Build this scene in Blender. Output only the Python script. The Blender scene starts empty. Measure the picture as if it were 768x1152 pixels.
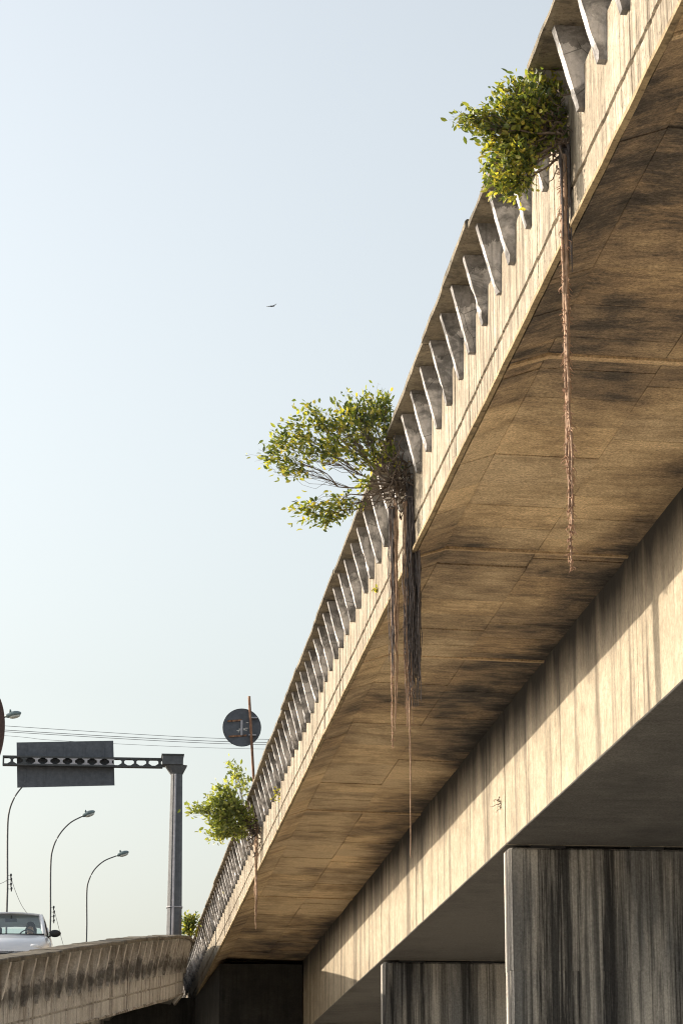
import bpy, bmesh, math, random
from mathutils import Vector, Matrix, noise as mnoise
random.seed(7)
SC = bpy.context.scene
COL = SC.collection
R_ = math.radians

# ------------------------------------------------------------------ camera
FPX = 3000.0                                    # focal length in pixels of the 768 px wide photograph
PITCH = math.atan(824 / FPX)
YAW = math.atan(299 / (FPX * math.cos(PITCH) + 824 * math.sin(PITCH)))
EYE = Vector((0, 0, 1.6))
cam_d = bpy.data.cameras.new('camera')
cam = bpy.data.objects.new('camera', cam_d); COL.objects.link(cam); SC.camera = cam
cam_d.sensor_fit = 'HORIZONTAL'; cam_d.sensor_width = 36.0; cam_d.lens = FPX / 768 * 36.0
cam_d.clip_start = 0.1; cam_d.clip_end = 9000
cam.location = EYE
cam.rotation_euler = (math.pi / 2 + PITCH, 0, -YAW)
SC.cycles.filter_width = 1.1
SC.render.resolution_x, SC.render.resolution_y = 682, 1024

# ------------------------------------------------------------------ sky, sun, exposure
SUN_PHI = R_(25); SUN_EL = R_(15.2)             # sun stands to the left, a little ahead of the camera
to_sun = Vector((-math.cos(SUN_EL) * math.cos(SUN_PHI), math.cos(SUN_EL) * math.sin(SUN_PHI), math.sin(SUN_EL)))
world = bpy.data.worlds.new('World'); SC.world = world; world.use_nodes = True
wn = world.node_tree.nodes; bg = wn['Background']
sky = wn.new('ShaderNodeTexSky'); sky.sky_type = 'NISHITA'; sky.sun_disc = False
sky.sun_elevation = SUN_EL; sky.sun_rotation = -(math.pi / 2 - SUN_PHI)
sky.altitude = 0; sky.air_density = 1.45; sky.dust_density = 4.0; sky.ozone_density = 2.6
hs = wn.new('ShaderNodeHueSaturation'); hs.inputs['Saturation'].default_value = 0.37      # thin white haze over the whole sky
world.node_tree.links.new(sky.outputs[0], hs.inputs['Color'])
tn = wn.new('ShaderNodeMix'); tn.data_type = 'RGBA'; tn.blend_type = 'MULTIPLY'; tn.inputs[0].default_value = 1; tn.inputs[7].default_value = (.995, .993, .982, 1)
world.node_tree.links.new(hs.outputs[0], tn.inputs[6])
world.node_tree.links.new(tn.outputs[2], bg.inputs[0]); bg.inputs[1].default_value = 0.132
sl = bpy.data.lights.new('sun', 'SUN'); sl.energy = 2.75; sl.angle = R_(0.5); sl.color = (1.0, 0.86, 0.68)
so = bpy.data.objects.new('sun', sl); COL.objects.link(so); so.location = to_sun * 200
so.rotation_euler = (-to_sun).to_track_quat('-Z', 'Y').to_euler()
vs = SC.view_settings
vs.view_transform = 'Standard'; vs.look = 'None'; vs.gamma = 1; vs.use_curve_mapping = False
vs.exposure = 1.3

# ------------------------------------------------------------------ helpers
hd = Vector((math.sin(YAW), math.cos(YAW), 0)); RT = Vector((math.cos(YAW), -math.sin(YAW), 0)); ZU = Vector((0, 0, 1))
UPV = -hd * math.sin(PITCH) + ZU * math.cos(PITCH); FW = hd * math.cos(PITCH) + ZU * math.sin(PITCH)
def at(px, py, Y):
    """world point seen at a photograph pixel, on the plane y = Y"""
    d = RT * (px - 384) + UPV * (576 - py) + FW * FPX
    return EYE + d * (Y / d.y)

def link(name, verts, faces, mat, parent=None, smooth=False, fix=True):
    me = bpy.data.meshes.new(name); me.from_pydata([tuple(v) for v in verts], [], faces)
    if fix:
        bm = bmesh.new(); bm.from_mesh(me); bmesh.ops.recalc_face_normals(bm, faces=bm.faces); bm.to_mesh(me); bm.free()
    for m in (mat if isinstance(mat, (list, tuple)) else [mat]): me.materials.append(m)
    if smooth:
        for p in me.polygons: p.use_smooth = True
    return link_me(name, me, parent)
def link_me(name, me, parent=None, loc=None, rot=None):
    o = bpy.data.objects.new(name, me); COL.objects.link(o)
    if parent: o.parent = parent
    if loc is not None: o.location = loc
    if rot is not None: o.rotation_euler = rot
    return o
def tag(o, label=None, cat=None, group=None, kind=None):
    if label: o['label'] = label
    if cat: o['category'] = cat
    if group: o['group'] = group
    if kind: o['kind'] = kind
    return o
def thing(name, label, cat, loc=(0, 0, 0), rot=(0, 0, 0), group=None):
    o = bpy.data.objects.new(name, None); COL.objects.link(o); o.location = loc; o.rotation_euler = rot
    o.empty_display_size = 0.2
    return tag(o, label, cat, group)

class MB:
    def __init__(s): s.v = []; s.f = []
    def box(s, c, d, M=None):
        n = len(s.v); c = Vector(c)
        for x in (-.5, .5):
            for y in (-.5, .5):
                for z in (-.5, .5):
                    p = Vector((x * d[0], y * d[1], z * d[2]))
                    s.v.append(c + (M @ p if M else p))
        s.f += [tuple(n + i for i in q) for q in ((0, 1, 3, 2), (4, 6, 7, 5), (0, 4, 5, 1), (2, 3, 7, 6), (0, 2, 6, 4), (1, 5, 7, 3))]
        return s
    def tube(s, pts, rad, k=6, cap=True):
        n = len(s.v); pts = [Vector(p) for p in pts]
        for i, p in enumerate(pts):
            a = pts[max(i - 1, 0)]; b = pts[min(i + 1, len(pts) - 1)]
            t = (b - a)
            if t.length < 1e-9: t = Vector((0, 0, 1))
            t.normalize()
            u = t.cross(Vector((0, 0, 1)) if abs(t.z) < 0.9 else Vector((1, 0, 0))).normalized(); w = t.cross(u)
            r = rad[i] if isinstance(rad, (list, tuple)) else rad
            for j in range(k):
                a_ = 2 * math.pi * j / k
                s.v.append(p + u * math.cos(a_) * r + w * math.sin(a_) * r)
        for i in range(len(pts) - 1):
            for j in range(k):
                s.f.append((n + i * k + j, n + i * k + (j + 1) % k, n + (i + 1) * k + (j + 1) % k, n + (i + 1) * k + j))
        if cap:
            s.f.append(tuple(n + j for j in range(k)))
            s.f.append(tuple(n + (len(pts) - 1) * k + j for j in range(k)))
        return s
    def prism(s, poly, a, b):
        """poly: list of 3D points (planar); extruded from offset a to offset b (vectors)"""
        n = len(s.v); m = len(poly); a = Vector(a); b = Vector(b)
        s.v += [Vector(p) + a for p in poly] + [Vector(p) + b for p in poly]
        s.f += [tuple(n + i for i in range(m)), tuple(n + m + i for i in range(m))]
        s.f += [(n + i, n + (i + 1) % m, n + m + (i + 1) % m, n + m + i) for i in range(m)]
        return s
    def ellipsoid(s, c, r, k=12, l=8):
        n = len(s.v); c = Vector(c)
        for i in range(1, l):
            th = math.pi * i / l
            for j in range(k):
                a = 2 * math.pi * j / k
                s.v.append(c + Vector((r[0] * math.sin(th) * math.cos(a), r[1] * math.sin(th) * math.sin(a), r[2] * math.cos(th))))
        s.v += [c + Vector((0, 0, r[2])), c - Vector((0, 0, r[2]))]
        for i in range(l - 2):
            for j in range(k): s.f.append((n + i * k + j, n + i * k + (j + 1) % k, n + (i + 1) * k + (j + 1) % k, n + (i + 1) * k + j))
        t = n + (l - 1) * k
        for j in range(k):
            s.f.append((t, n + j, n + (j + 1) % k)); s.f.append((t + 1, n + (l - 2) * k + (j + 1) % k, n + (l - 2) * k + j))
        return s
    def build(s, name, mat, parent=None, smooth=False): return link(name, s.v, s.f, mat, parent, smooth)

# ------------------------------------------------------------------ materials
class NT:
    def __init__(s, name):
        s.m = bpy.data.materials.new(name); s.m.use_nodes = True; s.n = s.m.node_tree.nodes; s.l = s.m.node_tree.links
        s.b = s.n['Principled BSDF']; s.out = s.n['Material Output']; s.pos = None
    def node(s, t, **kw):
        n = s.n.new(t)
        for k, v in kw.items(): setattr(n, k, v)
        return n
    def put(s, sock, v):
        if hasattr(v, 'is_output'): s.l.new(v, sock)
        elif isinstance(v, (tuple, list)) and len(v) == 3 and sock.type == 'RGBA': sock.default_value = (*v, 1)
        else: sock.default_value = v
    def coords(s, scale, obj_rand=0.0):
        if s.pos is None: s.pos = s.node('ShaderNodeNewGeometry').outputs['Position']
        v = s.pos
        if obj_rand:
            oi = s.node('ShaderNodeObjectInfo'); ad = s.node('ShaderNodeVectorMath', operation='MULTIPLY_ADD')
            s.l.new(oi.outputs['Random'], ad.inputs[0]); ad.inputs[1].default_value = (obj_rand, obj_rand * 1.7, obj_rand * .6)
            s.l.new(v, ad.inputs[2]); v = ad.outputs[0]
        mu = s.node('ShaderNodeVectorMath', operation='MULTIPLY'); s.l.new(v, mu.inputs[0]); mu.inputs[1].default_value = scale
        return mu.outputs[0]
    def noise(s, scale, detail=5, rough=0.6, dist=0.0, obj_rand=0.0):
        n = s.node('ShaderNodeTexNoise'); s.l.new(s.coords(scale, obj_rand), n.inputs['Vector'])
        n.inputs['Scale'].default_value = 1; n.inputs['Detail'].default_value = detail
        n.inputs['Roughness'].default_value = rough; n.inputs['Distortion'].default_value = dist
        return n.outputs['Fac']
    def ramp(s, fac, stops):
        r = s.node('ShaderNodeValToRGB'); e = r.color_ramp.elements
        while len(e) < len(stops): e.new(0.5)
        for k, (p, c) in enumerate(stops):
            e[k].position = p; e[k].color = (*c, 1) if isinstance(c, (tuple, list)) else (c, c, c, 1)
        s.put(r.inputs[0], fac); return r.outputs[0]
    def mix(s, fac, a, b, mode='MIX'):
        m = s.node('ShaderNodeMix', data_type='RGBA', blend_type=mode)
        s.put(m.inputs[0], fac); s.put(m.inputs[6], a); s.put(m.inputs[7], b); return m.outputs[2]
    def math(s, op, a, b):
        m = s.node('ShaderNodeMath', operation=op); s.put(m.inputs[0], a); s.put(m.inputs[1], b); return m.outputs[0]
    def bump(s, h, strength, dist=0.02):
        b = s.node('ShaderNodeBump'); b.inputs['Strength'].default_value = strength; b.inputs['Distance'].default_value = dist
        s.l.new(h, b.inputs['Height']); s.l.new(b.outputs[0], s.b.inputs['Normal'])
    def done(s, color, rough=0.85, metal=0.0, spec=0.3):
        s.put(s.b.inputs['Base Color'], color); s.put(s.b.inputs['Roughness'], rough)
        s.b.inputs['Metallic'].default_value = metal; s.b.inputs['Specular IOR Level'].default_value = spec
        return s.m

def concrete_streaked(name, base, dark, pale, vs=0.35, hs=7.0, dark_amt=(0.52, 0.70), bump=0.5, pit=40, darkest_z=None, thin_amt=.55, broad_amt=.62):
    t = NT(name)
    fine = t.noise((26, 26, 22), 6, .7)
    body = t.mix(t.ramp(t.noise((1.1, 1.1, 1.4), 5, .6), [(.35, 0.0), (.68, 1.0)]), base, pale)
    st = t.noise((hs, hs, vs), 6, .62, .3)
    stm = t.ramp(st, [(dark_amt[0], 0.0), (dark_amt[1], 1.0)])
    blot = t.ramp(t.noise((.55, .55, .5), 4, .6), [(.36, 0.25), (.62, 1.0)])
    body = t.mix(t.math('MULTIPLY', stm, blot), body, dark)
    bs = t.ramp(t.noise((1.7, 1.7, .10), 5, .7, .2), [(.53, 0.0), (.66, broad_amt)])
    body = t.mix(bs, body, dark)
    mott = t.ramp(t.noise((6, 6, 5), 7, .75), [(.30, .62), (.66, 1.12)])
    body = t.mix(.8, body, mott, 'MULTIPLY')
    thin = t.ramp(t.noise((30, 30, .9), 3, .5), [(.55, 0.0), (.75, thin_amt)])
    body = t.mix(thin, body, dark)
    body = t.mix(.7, body, t.ramp(fine, [(.25, .55), (.7, 1.12)]), 'MULTIPLY')
    pits = t.ramp(t.noise((pit, pit, pit), 2, .5), [(.62, 0.0), (.7, 1.0)])
    body = t.mix(t.math('MULTIPLY', pits, .45), body, dark)
    if darkest_z is not None:
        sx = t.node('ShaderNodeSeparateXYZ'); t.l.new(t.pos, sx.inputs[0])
        below = t.math('SUBTRACT', darkest_z, sx.outputs[2])
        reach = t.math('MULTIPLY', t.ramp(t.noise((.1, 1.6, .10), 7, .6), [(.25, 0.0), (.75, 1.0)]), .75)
        body = t.mix(t.ramp(t.math('SUBTRACT', t.math('ADD', reach, .66), below), [(.10, 0.0), (.92, .95)]), body, (.035, .034, .035))  # darker towards the given top height, reach varied by noise
    h = t.math('ADD', t.noise((18, 18, 12), 6, .7), t.math('MULTIPLY', pits, -.5))
    t.bump(h, bump, .02)
    return t.done(body, .9, 0, .2)

M = {}
M['fascia'] = concrete_streaked('fascia_concrete', (.385, .33, .255), (.105, .085, .064), (.51, .45, .36), vs=.22, hs=9.0, dark_amt=(.43, .62), bump=.7)
M['web'] = concrete_streaked('web_concrete', (.385, .33, .25), (.10, .083, .064), (.475, .415, .32), vs=.10, hs=2.2, dark_amt=(.56, .66), bump=.4, darkest_z=9.11, thin_amt=.16, broad_amt=.75)
M['coping'] = concrete_streaked('coping_concrete', (.22, .19, .145), (.065, .06, .055), (.30, .265, .205), vs=3, hs=5, dark_amt=(.48, .66), bump=.8, pit=28)
M['lip'] = concrete_streaked('lip_concrete', (.36, .28, .17), (.12, .09, .06), (.46, .36, .22), vs=3, hs=6, dark_amt=(.52, .7), bump=.8, pit=24)
M['ramp_fascia'] = concrete_streaked('ramp_concrete', (.42, .37, .31), (.075, .07, .066), (.55, .50, .43), vs=.5, hs=4.5, dark_amt=(.47, .62), bump=.6)
def rib_mat():
    t = NT('rib_concrete')
    body = t.mix(t.ramp(t.noise((3.2, 3.2, 3.4), 6, .65, .8, 9.0), [(.40, 0.0), (.56, 1.0)]), (.24, .235, .235), (.70, .675, .67))
    st = t.ramp(t.noise((9, 9, .9), 5, .6, 0, 5.0), [(.54, 0.0), (.70, .7)])
    body = t.mix(st, body, (.14, .137, .135))
    sx = t.node('ShaderNodeSeparateXYZ'); t.l.new(t.node('ShaderNodeTexCoord').outputs['Object'], sx.inputs[0])
    foot = t.math('ADD', sx.outputs[2], t.math('ADD', 1.0, t.math('MULTIPLY', t.noise((5, 5, 3), 5, .7, .3, 6.0), .5)))
    body = t.mix(t.ramp(foot, [(.56, .66), (.66, 0.0), (1.06, 0.0), (1.16, .6)]), body, (.085, .082, .08))      # grime on the foot and top of each rib
    crack = t.node('ShaderNodeTexVoronoi', feature='DISTANCE_TO_EDGE'); t.l.new(t.coords((3.4, 3.4, 2.6), 7.0), crack.inputs['Vector']); crack.inputs['Scale'].default_value = 1
    ck = t.ramp(crack.outputs['Distance'], [(0.0, 1.0), (.014, 0.0)])
    gate = t.ramp(t.noise((1.5, 1.5, 1.5), 3, .5, 0, 4.0), [(.5, 0.0), (.58, .8)])
    body = t.mix(t.math('MULTIPLY', ck, gate), body, (.05, .045, .04))
    body = t.mix(.6, body, t.ramp(t.noise((30, 30, 30), 5, .7), [(.25, .55), (.7, 1.15)]), 'MULTIPLY')
    t.bump(t.noise((22, 22, 22), 6, .7), .6, .02)
    return t.done(body, .9, 0, .2)
M['rib'] = rib_mat()
def mould_mat(name, local):
    t = NT(name)
    if local: sx = t.node('ShaderNodeSeparateXYZ'); t.l.new(t.node('ShaderNodeTexCoord').outputs['Object'], sx.inputs[0]); hgt = sx.outputs[2]
    else: hgt = t.node('ShaderNodeAttribute', attribute_name='section_height').outputs['Fac']
    body = t.mix(t.ramp(t.noise((1.6, 1.6, 1.2), 5, .6), [(.35, 0.0), (.66, 1.0)]), (.56, .53, .50), (.76, .73, .69))
    st = t.ramp(t.noise((6, 6, .45), 6, .65, .3), [(.48, 0.0), (.64, .65)])
    body = t.mix(st, body, (.20, .165, .135))
    n1 = t.noise((4.2, 4.2, 2.6), 6, .7, .6)
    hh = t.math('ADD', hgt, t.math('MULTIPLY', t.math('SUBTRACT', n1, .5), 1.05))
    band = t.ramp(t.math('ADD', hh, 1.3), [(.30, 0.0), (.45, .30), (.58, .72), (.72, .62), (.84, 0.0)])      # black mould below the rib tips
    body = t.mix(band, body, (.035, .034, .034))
    body = t.mix(.75, body, t.ramp(t.noise((26, 26, 22), 5, .75), [(.25, .45), (.72, 1.2)]), 'MULTIPLY')
    t.bump(t.noise((18, 18, 14), 6, .7), .7, .025)
    return t.done(body, .92, 0, .2)
M['ramp_rib'] = mould_mat('mouldy_rib_concrete', True)
M['ramp_wall'] = mould_mat('mouldy_wall_concrete', False)
def soffit_mat(name, stops, rnd=1.0, soot=False):
    t = NT(name)
    a = t.noise((1.1, 1.9, 1.6), 10, .80, .3, .05 * rnd)
    b = t.noise((1.5, 9, 6), 7, .8, .1)
    c = t.noise((.36, .17, .3), 4, .6)
    f = t.math('ADD', t.math('MULTIPLY', a, .42), t.math('ADD', t.math('MULTIPLY', b, .17), t.math('MULTIPLY', c, .60)))
    if soot:  # also switches on the darkening towards the web
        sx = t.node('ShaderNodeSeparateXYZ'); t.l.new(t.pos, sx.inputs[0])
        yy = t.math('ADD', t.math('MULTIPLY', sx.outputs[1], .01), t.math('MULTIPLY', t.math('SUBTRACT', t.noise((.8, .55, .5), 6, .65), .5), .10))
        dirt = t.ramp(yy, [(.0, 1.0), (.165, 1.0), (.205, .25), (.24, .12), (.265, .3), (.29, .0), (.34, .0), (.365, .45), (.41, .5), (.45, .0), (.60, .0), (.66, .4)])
        inner_dark = t.ramp(t.math('ADD', t.math('MULTIPLY', sx.outputs[0], .1), t.math('MULTIPLY', t.math('SUBTRACT', t.noise((.7, .9, .5), 6, .7), .5), .10)), [(.53, 0.0), (.61, 1.0)])      # darker towards the web, with a ragged edge
        f = t.math('SUBTRACT', f, t.math('MULTIPLY', t.math('MAXIMUM', dirt, inner_dark), .085))
    col = t.ramp(f, stops)
    fine = t.ramp(t.noise((38, 46, 38), 5, .8), [(.30, .2), (.68, 1.6)])
    col = t.mix(.85, col, fine, 'MULTIPLY')
    oi = t.node('ShaderNodeObjectInfo')
    tint = t.ramp(oi.outputs['Random'], [(0, (.86, .86, .88)), (.5, (.96, .95, .94)), (1, (1.08, 1.04, .98))])
    col = t.mix(rnd, col, tint, 'MULTIPLY')
    t.bump(t.math('ADD', t.noise((20, 34, 20), 5, .7), b), .45, .012)
    return t.done(col, .88, 0, .25)
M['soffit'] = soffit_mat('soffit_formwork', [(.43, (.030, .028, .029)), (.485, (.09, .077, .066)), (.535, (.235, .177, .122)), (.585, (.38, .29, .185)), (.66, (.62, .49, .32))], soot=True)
M['soffit_pale'] = soffit_mat('soffit_rubbed', [(.36, (.24, .165, .10)), (.5, (.42, .30, .18)), (.62, (.55, .42, .27))], .3)
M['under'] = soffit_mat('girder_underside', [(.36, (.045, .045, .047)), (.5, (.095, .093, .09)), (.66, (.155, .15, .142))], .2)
def pier_mat():
    t = NT('pier_concrete')
    body = t.mix(t.ramp(t.noise((1.3, 1.3, .25), 4, .6), [(.42, 0.0), (.56, 1.0)]), (.23, .228, .224), (.54, .505, .455))
    broad = t.ramp(t.noise((1.55, 1.55, .04), 10, .72, 0), [(.485, 0.0), (.57, 1.0)])
    body = t.mix(t.math('MULTIPLY', broad, .95), body, (.022, .022, .024))
    st = t.ramp(t.noise((9.0, 9.0, .14), 6, .66, .2), [(.50, 0.0), (.60, 1.0)])
    body = t.mix(t.math('MULTIPLY', st, .75), body, (.09, .088, .085))
    wash = t.ramp(t.noise((16, 16, .4), 4, .6), [(.56, 0.0), (.7, .6)])
    body = t.mix(wash, body, (.55, .52, .47))
    body = t.mix(.8, body, t.ramp(t.noise((34, 34, 26), 5, .75), [(.25, .45), (.72, 1.25)]), 'MULTIPLY')
    t.bump(t.noise((22, 22, 12), 6, .7), .6, .02)
    return t.done(body, .9, 0, .2)
M['pier'] = pier_mat()
M['abutment_shade'] = concrete_streaked('shade_black_abutment', (.035, .035, .036), (.012, .012, .012), (.06, .059, .056), vs=.3, hs=3)  # near-black base: the deep shade under the junction is put into the colour
def plain(name, col, rough=.6, metal=0, var=.25, sc=8, bump=.0, spec=.4):
    t = NT(name); c = t.mix(var, col, t.ramp(t.noise((sc, sc, sc), 5, .65), [(.3, .35), (.7, 1.3)]), 'MULTIPLY')
    if bump: t.bump(t.noise((sc * 3, sc * 3, sc * 3), 5, .7), bump, .01)
    return t.done(c, rough, metal, spec)
def rust_mat():
    t = NT('rusty_steel'); c = t.ramp(t.noise((14, 14, 5), 6, .7), [(.35, (.08, .045, .032)), (.5, (.22, .11, .065)), (.62, (.34, .20, .12)), (.70, (.48, .42, .36))])
    t.bump(t.noise((60, 60, 60), 4, .7), .4, .005); return t.done(c, .85, 0, .3)
M['rust'] = rust_mat()
M['sign_back'] = plain('grey_sign_back', (.105, .115, .135), .75, 0, .45, 9)
M['steel'] = plain('weathered_steel', (.115, .12, .13), .6, .2, .5, 6, .2)
M['steel_pale'] = plain('pale_steel', (.42, .41, .44), .6, .1, .45, 7)
M['steel_dark'] = plain('dark_steel', (.075, .08, .085), .6, .2, .4, 9)
M['lamp_pole'] = plain('lamp_pole_paint', (.13, .135, .14), .6, .2, .4, 5)
M['lamp_head'] = plain('lamp_housing', (.16, .21, .22), .45, .2, .3, 12)
M['lamp_glass'] = plain('lamp_lens', (.55, .56, .52), .25, 0, .2, 20)
M['brown'] = plain('brown_sign_paint', (.07, .04, .035), .7, 0, .5, 9)
M['cable'] = plain('cable_sheath', (.14, .14, .15), .7, 0, .2, 9)
M['asphalt'] = plain('asphalt', (.05, .05, .052), .9, 0, .5, 30, .5)
M['paper'] = plain('torn_paper', (.72, .70, .66), .9, 0, .4, 14)
M['bird'] = plain('dark_feather', (.02, .02, .022), .8, 0, .3, 20)
M['bark'] = plain('fig_bark', (.16, .125, .10), .9, 0, .6, 16, .5)
M['root'] = plain('aerial_root', (.42, .29, .205), .9, 0, .75, 22, .4)
M['root_dark'] = plain('old_aerial_root', (.13, .115, .115), .95, 0, .7, 22, .4)
M['root_red'] = plain('young_root_tip', (.40, .25, .17), .85, 0, .5, 25, .3)
def leaf_mat(name, cols):
    t = NT(name); g = t.node('ShaderNodeNewGeometry')
    c = t.ramp(g.outputs['Random Per Island'], cols)
    t.done(c, .42, 0, .45)
    tr = t.node('ShaderNodeBsdfTranslucent'); t.l.new(t.mix(1, c, (1.5, 1.45, .55), 'MULTIPLY'), tr.inputs[0])
    mx = t.node('ShaderNodeMixShader'); mx.inputs[0].default_value = .5
    t.l.new(t.b.outputs[0], mx.inputs[1]); t.l.new(tr.outputs[0], mx.inputs[2]); t.l.new(mx.outputs[0], t.out.inputs[0])
    return t.m
M['leaf'] = leaf_mat('fig_leaf', [(0, (.055, .085, .04)), (.3, (.12, .16, .05)), (.65, (.26, .29, .075)), (.88, (.42, .41, .10)), (1, (.54, .44, .11))])
M['leaf_pale'] = leaf_mat('pale_fig_leaf', [(0, (.14, .18, .07)), (.5, (.27, .31, .11)), (.9, (.42, .44, .17)), (1, (.5, .48, .18))])
M['weed'] = leaf_mat('weed_leaf', [(0, (.22, .24, .05)), (.6, (.40, .38, .07)), (1, (.55, .48, .10))])
def ground_mat():
    t = NT('dusty_paving'); c = t.ramp(t.noise((.15, .15, .15), 7, .65), [(.3, (.37, .325, .26)), (.5, (.47, .42, .345)), (.7, (.55, .50, .42))])
    c = t.mix(.5, c, t.ramp(t.noise((6, 6, 6), 5, .7), [(.3, .6), (.7, 1.15)]), 'MULTIPLY')
    t.bump(t.noise((9, 9, 9), 5, .7), .4, .02); return t.done(c, .95, 0, .2)
M['ground'] = ground_mat()
def car_paint():
    t = NT('silver_car_paint'); t.done((.68, .69, .72), .35, .15, .5); t.b.inputs['Coat Weight'].default_value = .6; t.b.inputs['Coat Roughness'].default_value = .08; return t.m
M['car'] = car_paint()
def car_glass():
    t = NT('car_glass'); tr = t.node('ShaderNodeBsdfTransparent'); tr.inputs[0].default_value = (.90, .955, .96, 1)
    gl = t.node('ShaderNodeBsdfGlossy'); gl.inputs['Roughness'].default_value = .03
    lw = t.node('ShaderNodeLayerWeight'); lw.inputs[0].default_value = .5; fz = t.math('ADD', t.math('MULTIPLY', t.math('POWER', lw.outputs['Facing'], 3.0), .35), .03)
    mx = t.node('ShaderNodeMixShader'); t.l.new(fz, mx.inputs[0]); t.l.new(tr.outputs[0], mx.inputs[1]); t.l.new(gl.outputs[0], mx.inputs[2]); t.l.new(mx.outputs[0], t.out.inputs[0])
    return t.m
M['glass'] = car_glass()
M['black'] = plain('black_trim', (.022, .022, .024), .55, 0, .2, 20)
M['seat'] = plain('seat_cloth', (.055, .058, .065), .9, 0, .3, 20)
M['skin'] = plain('skin', (.40, .25, .18), .6, 0, .15, 20)
M['shirt'] = plain('dark_shirt', (.09, .085, .10), .9, 0, .3, 20)
M['hair'] = plain('dark_hair', (.02, .017, .015), .8, 0, .3, 40)
M['rubber'] = plain('tyre_rubber', (.03, .03, .03), .9, 0, .3, 20)
M['rim'] = plain('wheel_rim', (.45, .45, .47), .35, .8, .2, 10)
M['lens'] = plain('headlight_lens', (.75, .76, .78), .1, 0, .1, 10)
M['plate'] = plain('number_plate', (.5, .5, .5), .5, 0, .1, 10)

# ------------------------------------------------------------------ ground
mb = MB(); mb.v = [Vector(p) for p in ((-3000, -3000, 0), (3000, -3000, 0), (3000, 3000, 0), (-3000, 3000, 0))]; mb.f = [(0, 1, 2, 3)]
tag(mb.build('ground', M['ground']), kind='structure')

# ------------------------------------------------------------------ swept concrete
class Fr:                                    # a station on a swept path: point, outward unit normal, outward offset
    def __init__(s, p, n, off=0.0): s.p = Vector(p); s.n = Vector((n[0], n[1], 0)); s.off = off
def sweep(name, frames, prof, mat, parent, jit=0.0, jo=0.0, slot_under=None):
    v = []; f = []; m = len(prof)
    for k, fr in enumerate(frames):
        for (o, dz) in prof:
            q = fr.p + fr.n * (o + fr.off) + Vector((0, 0, dz))
            if jit:
                w = mnoise.noise_vector(Vector((q.y * 2.3 + o * 5, q.x * 2.3, dz * 9 + jo)))
                w2 = mnoise.noise_vector(Vector((q.y * .45, q.x * .4, 3.3 + jo)))
                q = q + fr.n * (w.x * jit + w2.x * jit) + Vector((0, 0, w.y * jit + w2.y * jit * 1.2))
            v.append(q)
    for k in range(len(frames) - 1):
        for i in range(m): f.append((k * m + i, k * m + (i + 1) % m, (k + 1) * m + (i + 1) % m, (k + 1) * m + i))
    f.append(tuple(range(m))); f.append(tuple((len(frames) - 1) * m + i for i in range(m)))
    o = link(name, v, f, mat, parent)
    at_ = o.data.attributes.new('section_height', 'FLOAT', 'POINT')
    for i in range(len(v)): at_.data[i].value = prof[i % m][1]
    if slot_under is not None:
        for p in o.data.polygons:
            if p.normal.z < -.7: p.material_index = slot_under
    return o

# section of the parapet edge, measured from the coping's outer top edge: (outward, up)
FASCIA = [(-.278, -1.452), (-.278, -1.422), (-.296, -1.402), (-.292, -1.148), (-.322, -1.138), (-.322, -1.112), (-.290, -1.100),
          (-.290, -.39), (-.345, -.285), (-.40, -.26), (-.40, -.07), (-.56, -.07), (-.56, -1.0), (-.318, -1.448)]
LIP = [(-.266, -1.46), (-.266, -1.425), (-.298, -1.408), (-.314, -1.408), (-.314, -1.46)]
COPING = [(0, -.018), (.0, -.072), (-.04, -.078), (-.3, -.078), (-.62, -.078), (-.62, -.004), (-.3, 0), (-.018, 0)]
def rib_mesh(seed):
    rnd = random.Random(seed); v = []; f = []
    rows = 12; t = .045
    for r in range(rows):
        u = r / (rows - 1)
        oo = -.062 + (-.232 + .062) * u; oi = -.46 + (-.335 + .46) * u; z = -.074 + (-.735 + .074) * u
        for (o, s) in ((oo, -t), (oo, t), (oi, t), (oi, -t)):
            j = .0022
            if o == oo and rnd.random() < .035: o -= rnd.uniform(.012, .03)
            v.append((o + rnd.uniform(-j, j), s * (1 + .12 * (1 - u)) + rnd.uniform(-j, j) * .7, z + (rnd.uniform(-j, j) if 0 < r else 0)))
    for r in range(rows - 1):
        for i in range(4): f.append((r * 4 + i, r * 4 + (i + 1) % 4, (r + 1) * 4 + (i + 1) % 4, (r + 1) * 4 + i))
    f += [(0, 1, 2, 3), tuple((rows - 1) * 4 + i for i in range(4))]
    me = bpy.data.meshes.new('rib'); me.from_pydata(v, [], f)
    bm = bmesh.new(); bm.from_mesh(me); bmesh.ops.recalc_face_normals(bm, faces=bm.faces)
    bm.to_mesh(me); bm.free()
    return me
RIBS = [rib_mesh(s) for s in range(9)]
for me in RIBS: me.materials.append(M['rib'])
def board_frames(path, s0, s1, rnd, w=(.09, .17), amp=.0045):
    """stations along path with every formwork board a few millimetres in or out"""
    out = []; s = s0
    while s < s1 - .02:
        e = min(s + rnd.uniform(*w), s1); off = rnd.uniform(-amp, amp)
        for q in (s + .003, e - .003): p, n = path(q); out.append(Fr(p, n, off))
        s = e
    return out
def even_frames(path, s0, s1, step):
    k = max(1, int(round((s1 - s0) / step))); return [Fr(*path(s0 + (s1 - s0) * i / k)) for i in range(k + 1)]

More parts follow.
